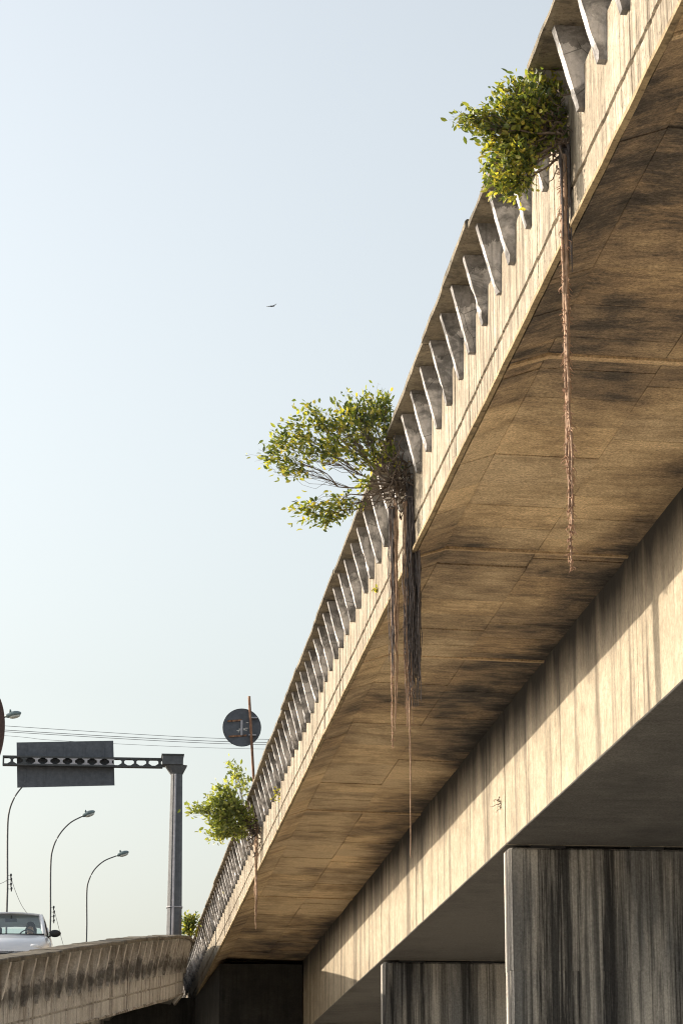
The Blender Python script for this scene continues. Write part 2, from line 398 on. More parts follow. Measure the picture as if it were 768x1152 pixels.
# ------------------------------------------------------------------ viaduct
XF, ZB = 3.56, 9.03                          # fascia face and its bottom edge
XC, ZC = 3.27, 10.49                         # coping outer top edge
XW, ZW, ZWB = 6.02, 9.11, 7.15               # girder web, its top and its bottom
XR = 11.6                                    # far web
JOINTS = [-30, -8, 5, 18.95, 28.75, 41.6, 54.4, 68.0, 82.0, 100.0]
def vpath(s): return Vector((XC, s, ZC)), (-1, 0)
via = thing('viaduct', 'tall concrete box girder viaduct with ribbed parapet filling the right of the picture', 'bridge', (0, 0, 0))
rnd = random.Random(3)
for a, b in zip(JOINTS[:-1], JOINTS[1:]):
    a += .025; b -= .025; sh = rnd.uniform(-.012, .012)
    fr = board_frames(vpath, a, b, rnd) if b > 5.1 else even_frames(vpath, a, b, 3)
    for q in fr: q.off += sh
    sweep('fascia', fr, FASCIA, M['fascia'], via)
    fr = even_frames(vpath, a, b, .25 if b > 5.1 else 3)
    for q in fr: q.off += sh
    sweep('fascia_lip', fr, LIP, M['lip'], via, .006, a)
    c0 = a                                    # coping in cast lengths
    n = max(1, round((b - a) / 3.3)) if b > 5.1 else 1
    for i in range(n):
        e0 = a + (b - a) * i / n + .006; e1 = a + (b - a) * (i + 1) / n - .006
        fr = even_frames(vpath, e0, e1, .11 if b > 5.1 else 3); d = rnd.uniform(-.012, .012)
        for q in fr: q.off += d; q.p.z += d * .5
        sweep('coping', fr, COPING, M['coping'], via, .011, a + i)
y = 8.36; k = 0
while y < 99.5:
    link_me('rib', RIBS[(k * 5 + k // 4) % 9], via, (XC, y + rnd.uniform(-.02, .02), ZC), (0, rnd.uniform(-.015, .015), math.pi + rnd.uniform(-.02, .02)))
    y += .811; k += 1
# deck slab with the cantilever soffit (bottom line just above the formwork panels)
def poly_extrude(name, poly, y0, y1, mat, parent, ny=1):
    v = []; f = []; m = len(poly)
    for k in range(ny + 1):
        for (x, z) in poly: v.append((x, y0 + (y1 - y0) * k / ny, z))
    for k in range(ny):
        for i in range(m): f.append((k * m + i, k * m + (i + 1) % m, (k + 1) * m + (i + 1) % m, (k + 1) * m + i))
    f.append(tuple(range(m))); f.append(tuple(ny * m + i for i in range(m)))
    return link(name, v, f, mat, parent)
XK, ZK = 3.93, 9.16                          # kink behind the edge lip
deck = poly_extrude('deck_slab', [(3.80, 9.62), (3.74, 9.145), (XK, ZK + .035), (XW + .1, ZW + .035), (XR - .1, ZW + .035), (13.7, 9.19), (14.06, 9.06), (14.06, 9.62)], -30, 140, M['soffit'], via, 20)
poly_extrude('roadway', [(3.86, 9.624), (3.86, 9.66), (13.6, 9.66), (13.6, 9.624)], -30, 140, M['asphalt'], via, 1)
poly_extrude('parapet_wall', [(13.62, 9.624), (13.62, 10.42), (14.06, 10.42), (14.06, 9.624)], -30, 140, M['coping'], via, 1)
# edge lip underside pieces and soffit formwork panels, each with its own level
rnd = random.Random(11)
edge_me = []
y = 6.0; rows = []
while y < 92: L = rnd.choice((.82, .88, .95, 1.02, .86)); rows.append((y, y + L)); y += L
for (a, b) in rows:
    g = .004
    dz = rnd.uniform(-.006, .006)
    v = [(XF + .03, a + g, ZB + .004 + dz), (XK - g, a + g, ZK - .012 + dz), (XK - g, b - g, ZK - .012 + dz), (XF + .03, b - g, ZB + .004 + dz)]
    v += [(x, yy, z + .06) for (x, yy, z) in v]
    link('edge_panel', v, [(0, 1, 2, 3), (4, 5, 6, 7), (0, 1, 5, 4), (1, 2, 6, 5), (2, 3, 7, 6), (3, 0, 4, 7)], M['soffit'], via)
XM = 4.98
def soff_z(x): return ZK + (ZW - ZK) * (x - XK) / (XW - XK)
def soffit_panel(x0, x1, a, b, dz, mat, name='soffit_panel'):
    v = [(x0, a, soff_z(x0) + dz), (x1, a, soff_z(x1) + dz + rnd.uniform(-.003, .003)), (x1, b, soff_z(x1) + dz + rnd.uniform(-.003, .003)), (x0, b, soff_z(x0) + dz)]
    v += [(x, yy, soff_z(x) + .05) for (x, yy, z) in v]
    return link(name, v, [(0, 1, 2, 3), (4, 5, 6, 7), (0, 1, 5, 4), (1, 2, 6, 5), (2, 3, 7, 6), (3, 0, 4, 7)], mat, via)
for col, (x0, x1, st) in enumerate(((XK + .004, XM - .003, 0), (XM + .003, XW + .03, .37))):
    for (a, b) in rows:
        a += st; b += st
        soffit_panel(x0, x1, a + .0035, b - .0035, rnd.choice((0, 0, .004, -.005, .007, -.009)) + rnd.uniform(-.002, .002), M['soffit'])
# raised construction strips across the soffit
for ys, w in ((21.95, .10), (15.3, .07), (34.4, .09), (28.75, .06), (47.6, .10), (60.0, .10)):
    soffit_panel(XK + .02, XW + .03, ys, ys + w, -.024, M['soffit_pale'], 'joint_strip')
    v = [(XF + .035, ys, ZB - .006), (XK + .02, ys, ZK - .026), (XK + .02, ys + w, ZK - .026), (XF + .035, ys + w, ZB - .006)]
    v += [(x, q, z + .05) for (x, q, z) in v]
    link('joint_strip', v, [(0, 1, 2, 3), (4, 5, 6, 7), (0, 1, 5, 4), (1, 2, 6, 5), (2, 3, 7, 6), (3, 0, 4, 7)], M['soffit_pale'], via)
# box girder
def wpath(s): return Vector((XW, s, 0)), (-1, 0)
GJ = [-30, 5.4, 21.6, 37.9, 54.15, 70.4, 86.7, 140]
for a, b in zip(GJ[:-1], GJ[1:]):
    a += .02; b -= .02
    fr = board_frames(wpath, a, b, rnd, (.5, .9), .003)
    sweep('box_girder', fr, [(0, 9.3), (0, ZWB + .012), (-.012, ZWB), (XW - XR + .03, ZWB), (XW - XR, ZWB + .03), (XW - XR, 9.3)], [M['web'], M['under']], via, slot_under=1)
# wall piers under the girder
def pier(Yf, x0, x1, zt, th, parent, mat):
    ch = .05
    v = []; f = []
    zs = [-.5, 1.2, 1.212, 3.9, 3.912, 5.35, 5.362, zt - .03, zt]
    for k, z in enumerate(zs):
        ins = 0
        base = [(x0, Yf + ch), (x0 + ch, Yf), (x1 - ch, Yf), (x1, Yf + ch), (x1, Yf + th - ch), (x1 - ch, Yf + th), (x0 + ch, Yf + th), (x0, Yf + th - ch)]
        if k in (1, 3, 5): ins = .006
        if k == len(zs) - 1: ins = .03
        cx, cy = (x0 + x1) / 2, Yf + th / 2
        for (x, y) in base:
            v.append((x - math.copysign(ins, x - cx), y - math.copysign(ins, y - cy), z))
    m = 8
    for k in range(len(zs) - 1):
        for i in range(m): f.append((k * m + i, k * m + (i + 1) % m, (k + 1) * m + (i + 1) % m, (k + 1) * m + i))
    f.append(tuple((len(zs) - 1) * m + i for i in range(m)))
    p = link('pier', v, f, mat, parent)
    mb = MB()
    for i in range(4): mb.box((x0 + .6 + (x1 - x0 - 1.2) * i / 3, Yf + th / 2, zt + .02), (.5, .4, .045))
    mb.build('bearing', M['black'], p)
    return p
for Yf in (5.35, 21.62 - 0.0, 37.9, 54.17, 70.44, 86.7, 103, 119):
    if Yf in (21.62,): continue
    pier(Yf, XW + .03, XR - .03, ZWB - .04, .46, via, M['pier'])

# ------------------------------------------------------------------ ramp climbing to the viaduct
ctrl = [(-120, 1101, 37.0), (-60, 1091, 40.0), (5, 1079.5, 43.6), (50, 1072.5, 46.1), (100, 1064.5, 49.2), (142, 1058, 52.3), (183, 1053.4, 56.8), (203, 1052.2, 60.0), (212, 1053.6, 65.0), (216.5, 1056, 70.0)]
RP = [at(*c) for c in ctrl]
RP += [Vector((3.12, 77, 9.86)), Vector((3.17, 90, 10.38)), Vector((3.18, 110, 10.49)), Vector((3.18, 140, 10.49))]
def catmull(P, n=24):
    out = []
    for i in range(len(P) - 1):
        p0 = P[max(i - 1, 0)]; p1 = P[i]; p2 = P[i + 1]; p3 = P[min(i + 2, len(P) - 1)]
        for k in range(n):
            t = k / n
            out.append(0.5 * ((2 * p1) + (p2 - p0) * t + (2 * p0 - 5 * p1 + 4 * p2 - p3) * t * t + (3 * p1 - p0 - 3 * p2 + p3) * t ** 3))
    out.append(P[-1]); return out
RC = catmull(RP); RS = [0.0]
for a, b in zip(RC[:-1], RC[1:]): RS.append(RS[-1] + (b - a).length)
def rpath(s):
    import bisect
    i = min(max(bisect.bisect_right(RS, s) - 1, 0), len(RS) - 2)
    t = (s - RS[i]) / (RS[i + 1] - RS[i]); p = RC[i].lerp(RC[i + 1], t)
    a = RC[max(i - 8, 0)]; b = RC[min(i + 9, len(RC) - 1)]; d = (b - a); d.z = 0; d.normalize()
    return p, (d.y, -d.x)
def s_at_y(Y):
    for i, p in enumerate(RC):
        if p.y >= Y: return RS[i]
ramp = thing('ramp_bridge', 'low curving concrete access ramp with grimy ribbed parapet at the lower left', 'ramp', (0, 0, 0))
SE = s_at_y(92.0); SG = s_at_y(139)
cuts = [0, s_at_y(41.5), s_at_y(50.2), s_at_y(59.8), SE]
rnd = random.Random(21)
for a, b in zip(cuts[:-1], cuts[1:]):
    a += .012; b -= .012
    sweep('fascia', board_frames(rpath, a, b, rnd, (.2, .42), .012), FASCIA, M['ramp_wall'], ramp)
    sweep('fascia_lip', even_frames(rpath, a, b, .25), LIP, M['ramp_fascia'], ramp, .008, a)
    n = max(1, round((b - a) / 3.0))
    for i in range(n):
        e0 = a + (b - a) * i / n + .005; e1 = a + (b - a) * (i + 1) / n - .005; d = rnd.uniform(-.012, .012)
        fr = even_frames(rpath, e0, e1, .12)
        for q in fr: q.off += d; q.p.z += d
        sweep('coping', fr, COPING, M['coping'], ramp, .013, a + i)
s = .3; k = 0
RIBS2 = []
for me in RIBS[:5]:
    m2 = me.copy(); m2.materials.clear(); m2.materials.append(M['ramp_rib']); RIBS2.append(m2)
    for vv in m2.vertices: vv.co.z = -.074 + (vv.co.z + .074) * 1.22
while s < SE - .2:
    p, n = rpath(s); link_me('rib', RIBS2[(k * 3 + k // 4) % 5], ramp, p, (0, rnd.uniform(-.02, .02), math.atan2(n[1], n[0])))
    s += .80; k += 1
WR = 7.6
fr = even_frames(rpath, 0, SG, .8)
sweep('deck_slab', fr, [(-.52, -.90), (-.42, -1.44), (-1.6, -1.30), (-2.3, -1.95), (-WR + 2.0, -1.95), (-WR + 1.3, -1.30), (-WR + .1, -1.44), (-WR + .1, -.90)], M['under'], ramp)
sweep('roadway', fr, [(-.57, -.896), (-.57, -.85), (-WR + .55, -.85), (-WR + .55, -.896)], M['asphalt'], ramp)
sweep('parapet_wall', fr, [(-WR + .53, -.892), (-WR + .53, -.02), (-WR, -.02), (-WR, -.892)], M['coping'], ramp)
for Y in (44.5, 60.5, 74.0):
    q_ = s_at_y(Y); p, n = rpath(q_); n = Vector((n[0], n[1], 0)); t = Vector((-n.y, n.x, 0))
    zt = p.z - 1.93; mb = MB(); c = p + n * (-WR / 2); q = []
    for (u, w) in ((-1.35, -.45), (-1.15, -.55), (1.15, -.55), (1.35, -.45), (1.35, .45), (1.15, .55), (-1.15, .55), (-1.35, .45)):
        r = c + n * u + t * w; r.z = 0; q.append(r)
    mb.prism(q, (0, 0, -.5), (0, 0, zt)); mb.build('pier', M['pier'], ramp)
# solid abutment from where ramp and viaduct join
mb = MB(); mb.prism([Vector(p) for p in ((-3.4, 84, 0), (3.5, 84, 0), (3.72, 73.5, 0), (5.99, 73.5, 0), (5.99, 139, 0), (-3.4, 139, 0))], (0, 0, -.5), (0, 0, 8.98)); mb.build('abutment', M['abutment_shade'], ramp)

# ------------------------------------------------------------------ fig plants rooted in the joints
def leaf(mb, base, d, L, rnd):
    d = d.normalized(); side = d.cross(Vector((rnd.uniform(-1, 1), rnd.uniform(-1, 1), rnd.uniform(-1, 1)))).normalized(); nrm = d.cross(side)
    w = L * rnd.uniform(.2, .27); n = len(mb.v); h = L * rnd.uniform(.02, .10)
    mb.v += [base, base + d * L * .33 + side * w * .9 + nrm * h, base + d * L * .68 + side * w * .8 + nrm * h, base + d * L - nrm * h,
             base + d * L * .68 - side * w * .8 + nrm * h, base + d * L * .33 - side * w * .9 + nrm * h, base + d * L * .5]
    mb.f += [(n, n + 1, n + 6), (n + 1, n + 2, n + 6), (n + 2, n + 3, n + 6), (n + 3, n + 4, n + 6), (n + 4, n + 5, n + 6), (n + 5, n, n + 6)]
def wiggle(a, b, k, amp, rnd, sag=0.0):
    pts = []; o = Vector((rnd.uniform(0, 99), rnd.uniform(0, 99), rnd.uniform(0, 99)))
    for i in range(k + 1):
        t = i / k; w = mnoise.noise_vector(o + Vector((t * 3.2, 0, 0))) * amp * math.sin(math.pi * t) * 1.5
        pts.append(a.lerp(b, t) + w + Vector((0, 0, -sag * math.sin(math.pi * t))))
    return pts
def fig(label, Y, root_px, lobes, leafL, seed, mat, group, twigs_per=26, thick=.022, depth=.30, leaves_per=13):
    rnd = random.Random(seed); root = at(*root_px, Y)
    t = thing('fig_plant', label, 'plant', root, (0, 0, 0), group)
    ppm = (at(root_px[0] + 100, root_px[1], Y) - root).length / 100          # metres per pixel here
    wood = MB(); fol = MB(); O = Vector(root)
    for lb in lobes:
        cx, cy, rx, ry = lb[:4]; dens = lb[4] if len(lb) > 4 else 1.0; dy = lb[5] if len(lb) > 5 else 0.0
        c = at(cx, cy, Y + dy) - O; rxm, rym = rx * ppm, ry * ppm
        st = Vector((rnd.gauss(0, .03), rnd.gauss(0, .05), rnd.gauss(0, .07)))
        hub = c * .72 + Vector((0, 0, -.12 * rym)) + Vector((rnd.gauss(0, .02),) * 3)
        main = wiggle(st, hub, 9, .07 * c.length, rnd, .04 * c.length)
        wood.tube(main, [thick * (1 - .72 * i / 9) for i in range(10)], 6)
        nt = max(3, int(twigs_per * dens * (rx * ry) / 800.0 + 3))
        for q in range(nt):
            while True:
                e = Vector((rnd.uniform(-1, 1), rnd.uniform(-1, 1), rnd.uniform(-1, 1)))
                if .25 < e.length < 1: break
            end = c + Vector((e.x * rxm, e.y * depth * (rxm + rym) * .9, e.z * rym))
            s0 = main[rnd.randint(5, 9)]
            tw = wiggle(s0, end, 6, .16 * (end - s0).length, rnd, -.03)
            wood.tube(tw, [thick * .26 * (1 - .75 * i / 6) for i in range(7)], 4)
            dirn = (tw[-1] - tw[-3]).normalized() if (tw[-1] - tw[-3]).length > 1e-6 else Vector((0, 0, 1))
            for l in range(leaves_per):
                u = rnd.uniform(.45, 1.0); i = min(int(u * 6), 5); b = tw[i].lerp(tw[i + 1], u * 6 - i)
                d = dirn * rnd.uniform(.2, 1) + Vector((rnd.gauss(0, .6), rnd.gauss(0, .6), rnd.gauss(.1, .55)))
                if d.length < .05: d = Vector((0, 0, 1))
                leaf(fol, b + Vector((rnd.gauss(0, 1), rnd.gauss(0, 1), rnd.gauss(0, 1))) * leafL * .5, d, leafL * rnd.uniform(.65, 1.2), rnd)
    wood.build('branches', M['bark'], t, True)
    f = link('foliage', fol.v, fol.f, mat, t, fix=False); f['kind'] = 'stuff'
    return t, O, ppm
def strand(mb, a, L, r0, r1, rnd, amp, seg=36, lean=0):
    o = rnd.uniform(0, 100); pts = []; rad = []
    for i in range(seg + 1):
        u = i / seg
        w = mnoise.noise_vector(Vector((o + u * L * 2.2, o, 0))) * amp + mnoise.noise_vector(Vector((o + u * L * 9, 0, o))) * amp * .35
        w *= min(1, u * 5 + .1)
        pts.append(Vector(a) + Vector((w.x + lean * u, w.y, -L * u)))
        rad.append((r0 + (r1 - r0) * u) * (1 + .6 * mnoise.noise(Vector((o, u * L * 14, 5)))))
    mb.tube(pts, rad, 5); return pts
def stuff(o): o['kind'] = 'stuff'; return o
def hairs(mb, pts, n, ln, r, rnd):
    for q in range(n):
        p = pts[rnd.randint(2, len(pts) - 1)]
        d = Vector((rnd.gauss(0, .55), rnd.gauss(0, .55), -1)).normalized() * ln * rnd.uniform(.4, 1.3)
        mb.tube([p, p + d * .5 + Vector((rnd.gauss(0, .01), rnd.gauss(0, .01), 0)), p + d], [r, r * .8, r * .3], 4)

G = 'fig plants rooted in the parapet joints'
# upper plant
t1, O1, pm = fig('bushy green fig plant near the top right with one very long hanging root', 18.7, (634, 160), [
    (527, 134, 25, 15, 1.3), (560, 128, 26, 22, 1.2), (548, 146, 20, 14, 1), (582, 108, 30, 26, 1.2), (603, 128, 30, 32, 1.1, .1), (579, 150, 30, 26, 1.3), (604, 95, 24, 17, 1.2, .2),
    (572, 180, 24, 20, 1.2, -.1), (559, 205, 19, 22, 1.1, -.1), (585, 190, 15, 30, .9, -.1), (622, 100, 16, 20, .8, .15), (620, 148, 16, 26, .5, .05), (574, 218, 12, 16, .9, -.15), (612, 165, 16, 14, .4, 0), (556, 165, 20, 16, 1.0), (545, 185, 12, 10, .7), (596, 165, 20, 18, .9), (590, 128, 26, 22, 1.0, -.05)], .062, 5, M['leaf'], G, 34, .012, .36, 11)
rnd = random.Random(50); mb = MB(); dk = MB(); rd = MB(); tuft = MB()
a = at(633, 175, 18.7) - O1
for q in range(16):
    L = (at(640, rnd.uniform(230, 320), 18.7) - at(633, 175, 18.7)).length
    strand(dk, a + Vector((rnd.gauss(.012, .026), rnd.gauss(0, .02), rnd.uniform(0, .10))), L, rnd.uniform(.010, .020), .004, rnd, .018, 20)
Lm = at(633, 175, 18.7).z - at(640, 637, 18.7).z
for q in range(6):
    L = Lm * (1 if q == 0 else rnd.uniform(.7, .985))
    pts = strand(mb, a + Vector((rnd.gauss(-.004, .013), rnd.gauss(0, .012), 0)), L, rnd.uniform(.012, .020), .009, rnd, .017, 60)
    hairs(rd, pts, 120, .065, .0042, rnd)
    if q == 0: hairs(rd, pts[48:], 90, .035, .005, rnd)
for q in range(46):                                   # tangle of bare stems at the foot of the plant
    p = Vector((rnd.gauss(-.07, .07), rnd.gauss(0, .06), rnd.gauss(.04, .12))); e = p + Vector((rnd.gauss(-.06, .12), rnd.gauss(0, .09), rnd.gauss(.0, .13)))
    tuft.tube(wiggle(p, e, 6, .06, rnd), [.008, .007, .007, .006, .005, .004, .003], 4)
mb.build('aerial_root', M['root'], t1, True); dk.build('aerial_root', M['root_dark'], t1, True); stuff(rd.build('root_hairs', M['root_red'], t1)); stuff(tuft.build('stem_tangle', M['bark'], t1, True))
# middle plant
Y2 = 28.6
t2, O2, pm2 = fig('wide spreading fig plant halfway down the parapet with a thick curtain of roots', Y2, (447, 545), [
    (294, 511, 17, 11, 1.5), (306, 500, 17, 14, 1.3), (320, 482, 20, 15, 1.2), (345, 468, 24, 16, 1.2), (318, 530, 22, 10, 1.0), (352, 505, 28, 16, 1.0), (372, 470, 22, 18, 1.0), (380, 495, 26, 20, .9, .1), (400, 462, 26, 22, 1.1, .1),
    (425, 446, 22, 22, 1.3, .2), (392, 450, 20, 12, 1.2, .1), (412, 488, 26, 20, 1.0, .2), (436, 470, 14, 26, 1.0, .2), (398, 515, 24, 14, .8), (428, 508, 20, 16, .7, .1), (400, 545, 16, 10, .4), (330, 575, 18, 8, .9), (358, 578, 20, 15, .9), (382, 572, 18, 14, .8), (345, 590, 15, 9, .6), (366, 592, 10, 8, .6),
    (446, 525, 14, 20, .35)], .072, 6, M['leaf'], G, 32, .011, .34, 10)
rnd = random.Random(51); tan = MB(); dk = MB(); rd = MB(); tuft = MB()
def down(px, y0, y1): return at(px, y0, Y2).z - at(px, y1, Y2).z
def a2(px, py): return at(px, py, Y2) - O2
for q in range(12):
    strand(tan, a2(443 + rnd.gauss(0, 2.3), 575 + rnd.uniform(-25, 10)) + Vector((0, rnd.gauss(0, .03), 0)), down(441, 575, rnd.uniform(700, 838)), rnd.uniform(.006, .012), .004, rnd, .025, 40)
for q in range(210):
    strand(dk, a2(463.5 + rnd.uniform(-7.5, 7), 560 + rnd.uniform(-20, 30)) + Vector((0, rnd.gauss(0, .05), 0)), down(463, 575, rnd.uniform(690, 800)), rnd.uniform(.004, .011), .003, rnd, .045, 30)
for q in range(16):
    strand(dk, a2(442 + rnd.gauss(0, 2.6), 570) + Vector((0, rnd.gauss(0, .03), 0)), down(441, 575, rnd.uniform(690, 770)), .006, .003, rnd, .025, 30)
for q in range(9):
    pts = strand(tan, a2(457 + rnd.gauss(0, 2.0), 565) + Vector((0, rnd.gauss(-.04, .02), 0)), down(457, 565, rnd.uniform(720, 830)), rnd.uniform(.006, .012), .004, rnd, .022, 40)
    hairs(rd, pts[22:], 30, .035, .003, rnd)
strand(tan, a2(459, 600), down(459, 600, 965), .012, .005, rnd, .012, 60); strand(tan, a2(459.5, 600), down(459, 600, 890), .012, .005, rnd, .012, 60)
pts = strand(tan, a2(441, 700), down(441, 700, 838), .008, .006, rnd, .015, 20); hairs(rd, pts, 90, .04, .004, rnd)
for q in range(120):
    p = Vector((rnd.gauss(0, .09), rnd.gauss(0, .08), rnd.gauss(.0, .17))); e = p + Vector((rnd.gauss(-.03, .10), rnd.gauss(0, .09), rnd.gauss(.04, .17)))
    tuft.tube(wiggle(p, e, 6, .06, rnd), [.010, .009, .008, .007, .006, .005, .004], 4)
tan.build('aerial_root', M['root'], t2, True); stuff(dk.build('root_curtain', M['root_dark'], t2, True)); stuff(rd.build('root_hairs', M['root_red'], t2)); stuff(tuft.build('stem_tangle', M['bark'], t2, True))
# lower plant
Y3 = 54.2
t3, O3, pm3 = fig('pale green fig plant beside the round sign with a thin dangling root', Y3, (286, 935), [
    (218, 912, 12, 6, 1.3), (236, 903, 15, 10, 1.3), (252, 890, 13, 10, 1.3), (262, 905, 16, 12, 1.3), (244, 918, 17, 9, 1.3), (240, 938, 12, 11, 1.3), (256, 930, 14, 12, 1.2), (272, 918, 12, 14, 1.2), (268, 938, 10, 8, .8),
    (257, 857, 4, 3, 1.5, .4), (266, 865, 6, 4, 1.5, .4), (276, 876, 4, 4, 1, .4)], .115, 9, M['leaf_pale'], G, 100, .016, .36, 9)
rnd = random.Random(52); mb = MB(); tuft = MB()
for q in range(5):
    strand(mb, at(288.5, 930, Y3) - O3 + Vector((rnd.gauss(0, .012), rnd.gauss(0, .02), 0)), at(289, 930, Y3).z - at(289, 1046 if q == 0 else rnd.uniform(990, 1035), Y3).z, rnd.uniform(.022, .034), .010, rnd, .03, 30)
for q in range(40):
    p = Vector((rnd.gauss(0, .07), rnd.gauss(0, .08), rnd.gauss(.05, .22))); e = p + Vector((rnd.gauss(-.03, .10), rnd.gauss(0, .09), rnd.gauss(.04, .2)))
    tuft.tube(wiggle(p, e, 5, .06, rnd), [.014, .012, .011, .009, .007, .005], 4)
mb.build('aerial_root', M['root'], t3, True); stuff(tuft.build('stem_tangle', M['bark'], t3, True))
# sapling where ramp and viaduct meet
fig('small leafy sapling where the ramp parapet meets the viaduct', 76.0, (215, 1062), [(211, 1036, 4, 7, 2), (215, 1044, 5, 7, 2), (218, 1034, 4, 5, 1.5), (208, 1046, 3, 4, 1.5)], .13, 10, M['leaf'], G, 130, .022, .3, 12)
def weed(label, Y, px, py, n, L, mat, spread, seed):
    rnd = random.Random(seed); p = at(px, py, Y); t = thing('weed', label, 'weed', p, (0, 0, 0), 'small weeds in concrete cracks'); st = MB(); fo = MB()
    for q in range(n):
        e = Vector((-abs(rnd.gauss(.3, .5)) * spread, rnd.gauss(0, .6) * spread, rnd.gauss(.1, .9) * spread)); tw = wiggle(Vector((0.03, 0, 0)), e, 4, .2 * spread, rnd)
        st.tube(tw, [.005, .004, .004, .003, .002], 4)
        for k in range(5): leaf(fo, tw[rnd.randint(2, 4)], Vector((rnd.gauss(0, 1), rnd.gauss(0, 1), rnd.gauss(.3, 1))), L * rnd.uniform(.6, 1.2), rnd)
    st.build('stem', M['bark'], t, True); f = link('foliage', fo.v, fo.f, mat, t, fix=False); f['kind'] = 'stuff'
def y_on(px, py, X):
    d = RT * (px - 384) + UPV * (576 - py) + FW * FPX; return d.y * X / d.x
weed('tuft of yellow weed on the viaduct fascia below the middle fig plant', y_on(424, 664, XF - .01), 424, 664, 5, .05, M['weed'], .05, 1)
weed('tuft of yellow weed on the viaduct fascia right of the round sign', y_on(314, 893, XF - .01), 314, 893, 6, .07, M['weed'], .08, 2)
weed('yellow weed low on the fascia just above the ramp', y_on(257, 1004, XF - .01), 257, 1004, 6, .07, M['weed'], .08, 3)
weed('dry dark twigs sprouting from the sunlit girder above the near pier', y_on(563, 903, XW - .01), 563, 903, 9, .03, M['bark'], .11, 4)

# ------------------------------------------------------------------ torn notice on the viaduct fascia
Yp = y_on(221, 1088, XF - .02); c = at(221, 1087, Yp); rnd = random.Random(4); mb = MB(); n = 12
for i in range(n):
    a = 2 * math.pi * i / n; r = rnd.uniform(.65, 1.15); mb.v.append(Vector((rnd.uniform(-.012, .004), .55 * r * math.cos(a), .17 * r * math.sin(a))))
mb.v.append(Vector((-.02, 0, 0))); mb.f = [(i, (i + 1) % n, n) for i in range(n)]
o = mb.build('torn_notice', M['paper']); o.location = (XF - .02, c.y, c.z)
md = o.modifiers.new('t', 'SOLIDIFY'); md.thickness = .003
tag(o, 'torn white paper notice stuck on the shaded fascia by the ramp', 'notice')

# ------------------------------------------------------------------ sign gantry over the ramp
Yg = 73.0
gb = at(195.5, 1062, Yg); mpp = (at(295.5, 1000, Yg) - at(195.5, 1000, Yg)).length / 100
gant = thing('sign_gantry', 'grey cantilever sign gantry seen from behind with blank dark panel above the ramp', 'gantry', (gb.x, gb.y, gb.z - 1.0))
gz = gb.z - 1.0
def gp(px, py, dy=0): v = at(px, py, Yg); return Vector((v.x - gb.x, dy, v.z - gz))
zt = gp(195, 862).z; zflare = gp(195, 872).z
def octa(cx, z, w, d): return [Vector((cx + x * w, y * d, z)) for (x, y) in ((-.5, -.3), (-.3, -.5), (.3, -.5), (.5, -.3), (.5, .3), (.3, .5), (-.3, .5), (-.5, .3))]
def stack(rings, name, mat, parent):
    v = []; f = []; m = len(rings[0])
    for r in rings: v += r
    for k in range(len(rings) - 1):
        for i in range(m): f.append((k * m + i, k * m + (i + 1) % m, (k + 1) * m + (i + 1) % m, (k + 1) * m + i))
    f += [tuple(range(m)), tuple((len(rings) - 1) * m + i for i in range(m))]
    return link(name, v, f, mat, parent)
w0, w1 = 17.5 * mpp, 13.0 * mpp
post = stack([octa(0, 0, w0 * 1.03, w0), octa(0, zflare, w1, w1)], 'post', M['steel'], gant)
stack([octa(0, gp(195, 1022).z, w0 * 1.03, w0 * 1.03), octa(0, gp(195, 1020.6).z, w0 * 1.02, w0 * 1.03)], 'band', M['steel_pale'], post)
MB().tube([(-w0 * .12, -w0 * .52, .2), (-w1 * .12, -w1 * .52, zflare)], .035, 6).build('conduit', M['steel_pale'], post)
cap = stack([octa(-.0, zflare, w1, w1), octa(-.02, zt, 25 * mpp, w1 * 1.5)], 'capital', M['steel'], gant)
MB().box((gp(194, 857).x, 0, (zt + gp(195, 851.5).z) / 2 + .002), (23.5 * mpp, .55, gp(195, 851.5).z - zt)).build('head_block', M['steel'], gant)
MB().box((gp(194, 857).x, 0, gp(195, 851).z), (25.5 * mpp, .62, .03)).build('top_plate', M['steel_dark'], gant)
xl, xr = gp(3, 857).x, gp(183, 857).x; zt_, zb_ = gp(90, 852.3).z, gp(90, 862.8).z
arm = MB().box(((xl + xr) / 2, 0, zt_ - .02), (xr - xl, .22, .045)).build('arm_top_chord', M['steel_dark'], gant)
MB().box(((xl + xr) / 2, 0, zb_ + .02), (xr - xl, .22, .045)).build('arm_bottom_chord', M['steel_dark'], gant)
MB().box((xl + .02, 0, (zt_ + zb_) / 2), (.04, .21, zt_ - zb_ - .092)).build('end_plate', M['steel_dark'], gant)
nb = 13; bw = (xr - xl) / nb; H = (zt_ - zb_) - .092; zc = (zt_ + zb_) / 2
for i in range(nb):
    cx = xl + bw * (i + .75)
    mb = MB(); pl = [Vector((cx + x, 0, zc + z)) for (x, z) in ((-.36 * bw, H / 2), (.36 * bw, H / 2), (.11 * bw, .03), (.11 * bw, -.03), (.36 * bw, -H / 2), (-.36 * bw, -H / 2), (-.11 * bw, -.03), (-.11 * bw, .03))]
    mb.prism(pl, (0, -.10, 0), (0, -.085, 0)); mb.build('web_plate', M['steel_pale'] if 1 < i < 9 else M['steel_dark'], gant)
# panel hangs on the far side of the arm
pa = [gp(18.5, 834.5), gp(127.5, 832.5), gp(129, 882.8), gp(19.3, 885.3)]
MB().prism([Vector((p.x, 0, p.z)) for p in pa], (0, .13, 0), (0, .17, 0)).build('sign_panel', M['sign_back'], gant)
for k in range(5):
    x = pa[0].x + (pa[1].x - pa[0].x) * (k + .5) / 5
    MB().box((x, .122, (pa[0].z + pa[2].z) / 2), (.05, .014, (pa[0].z - pa[2].z) * .93)).build('panel_stiffener', M['sign_back'], gant)

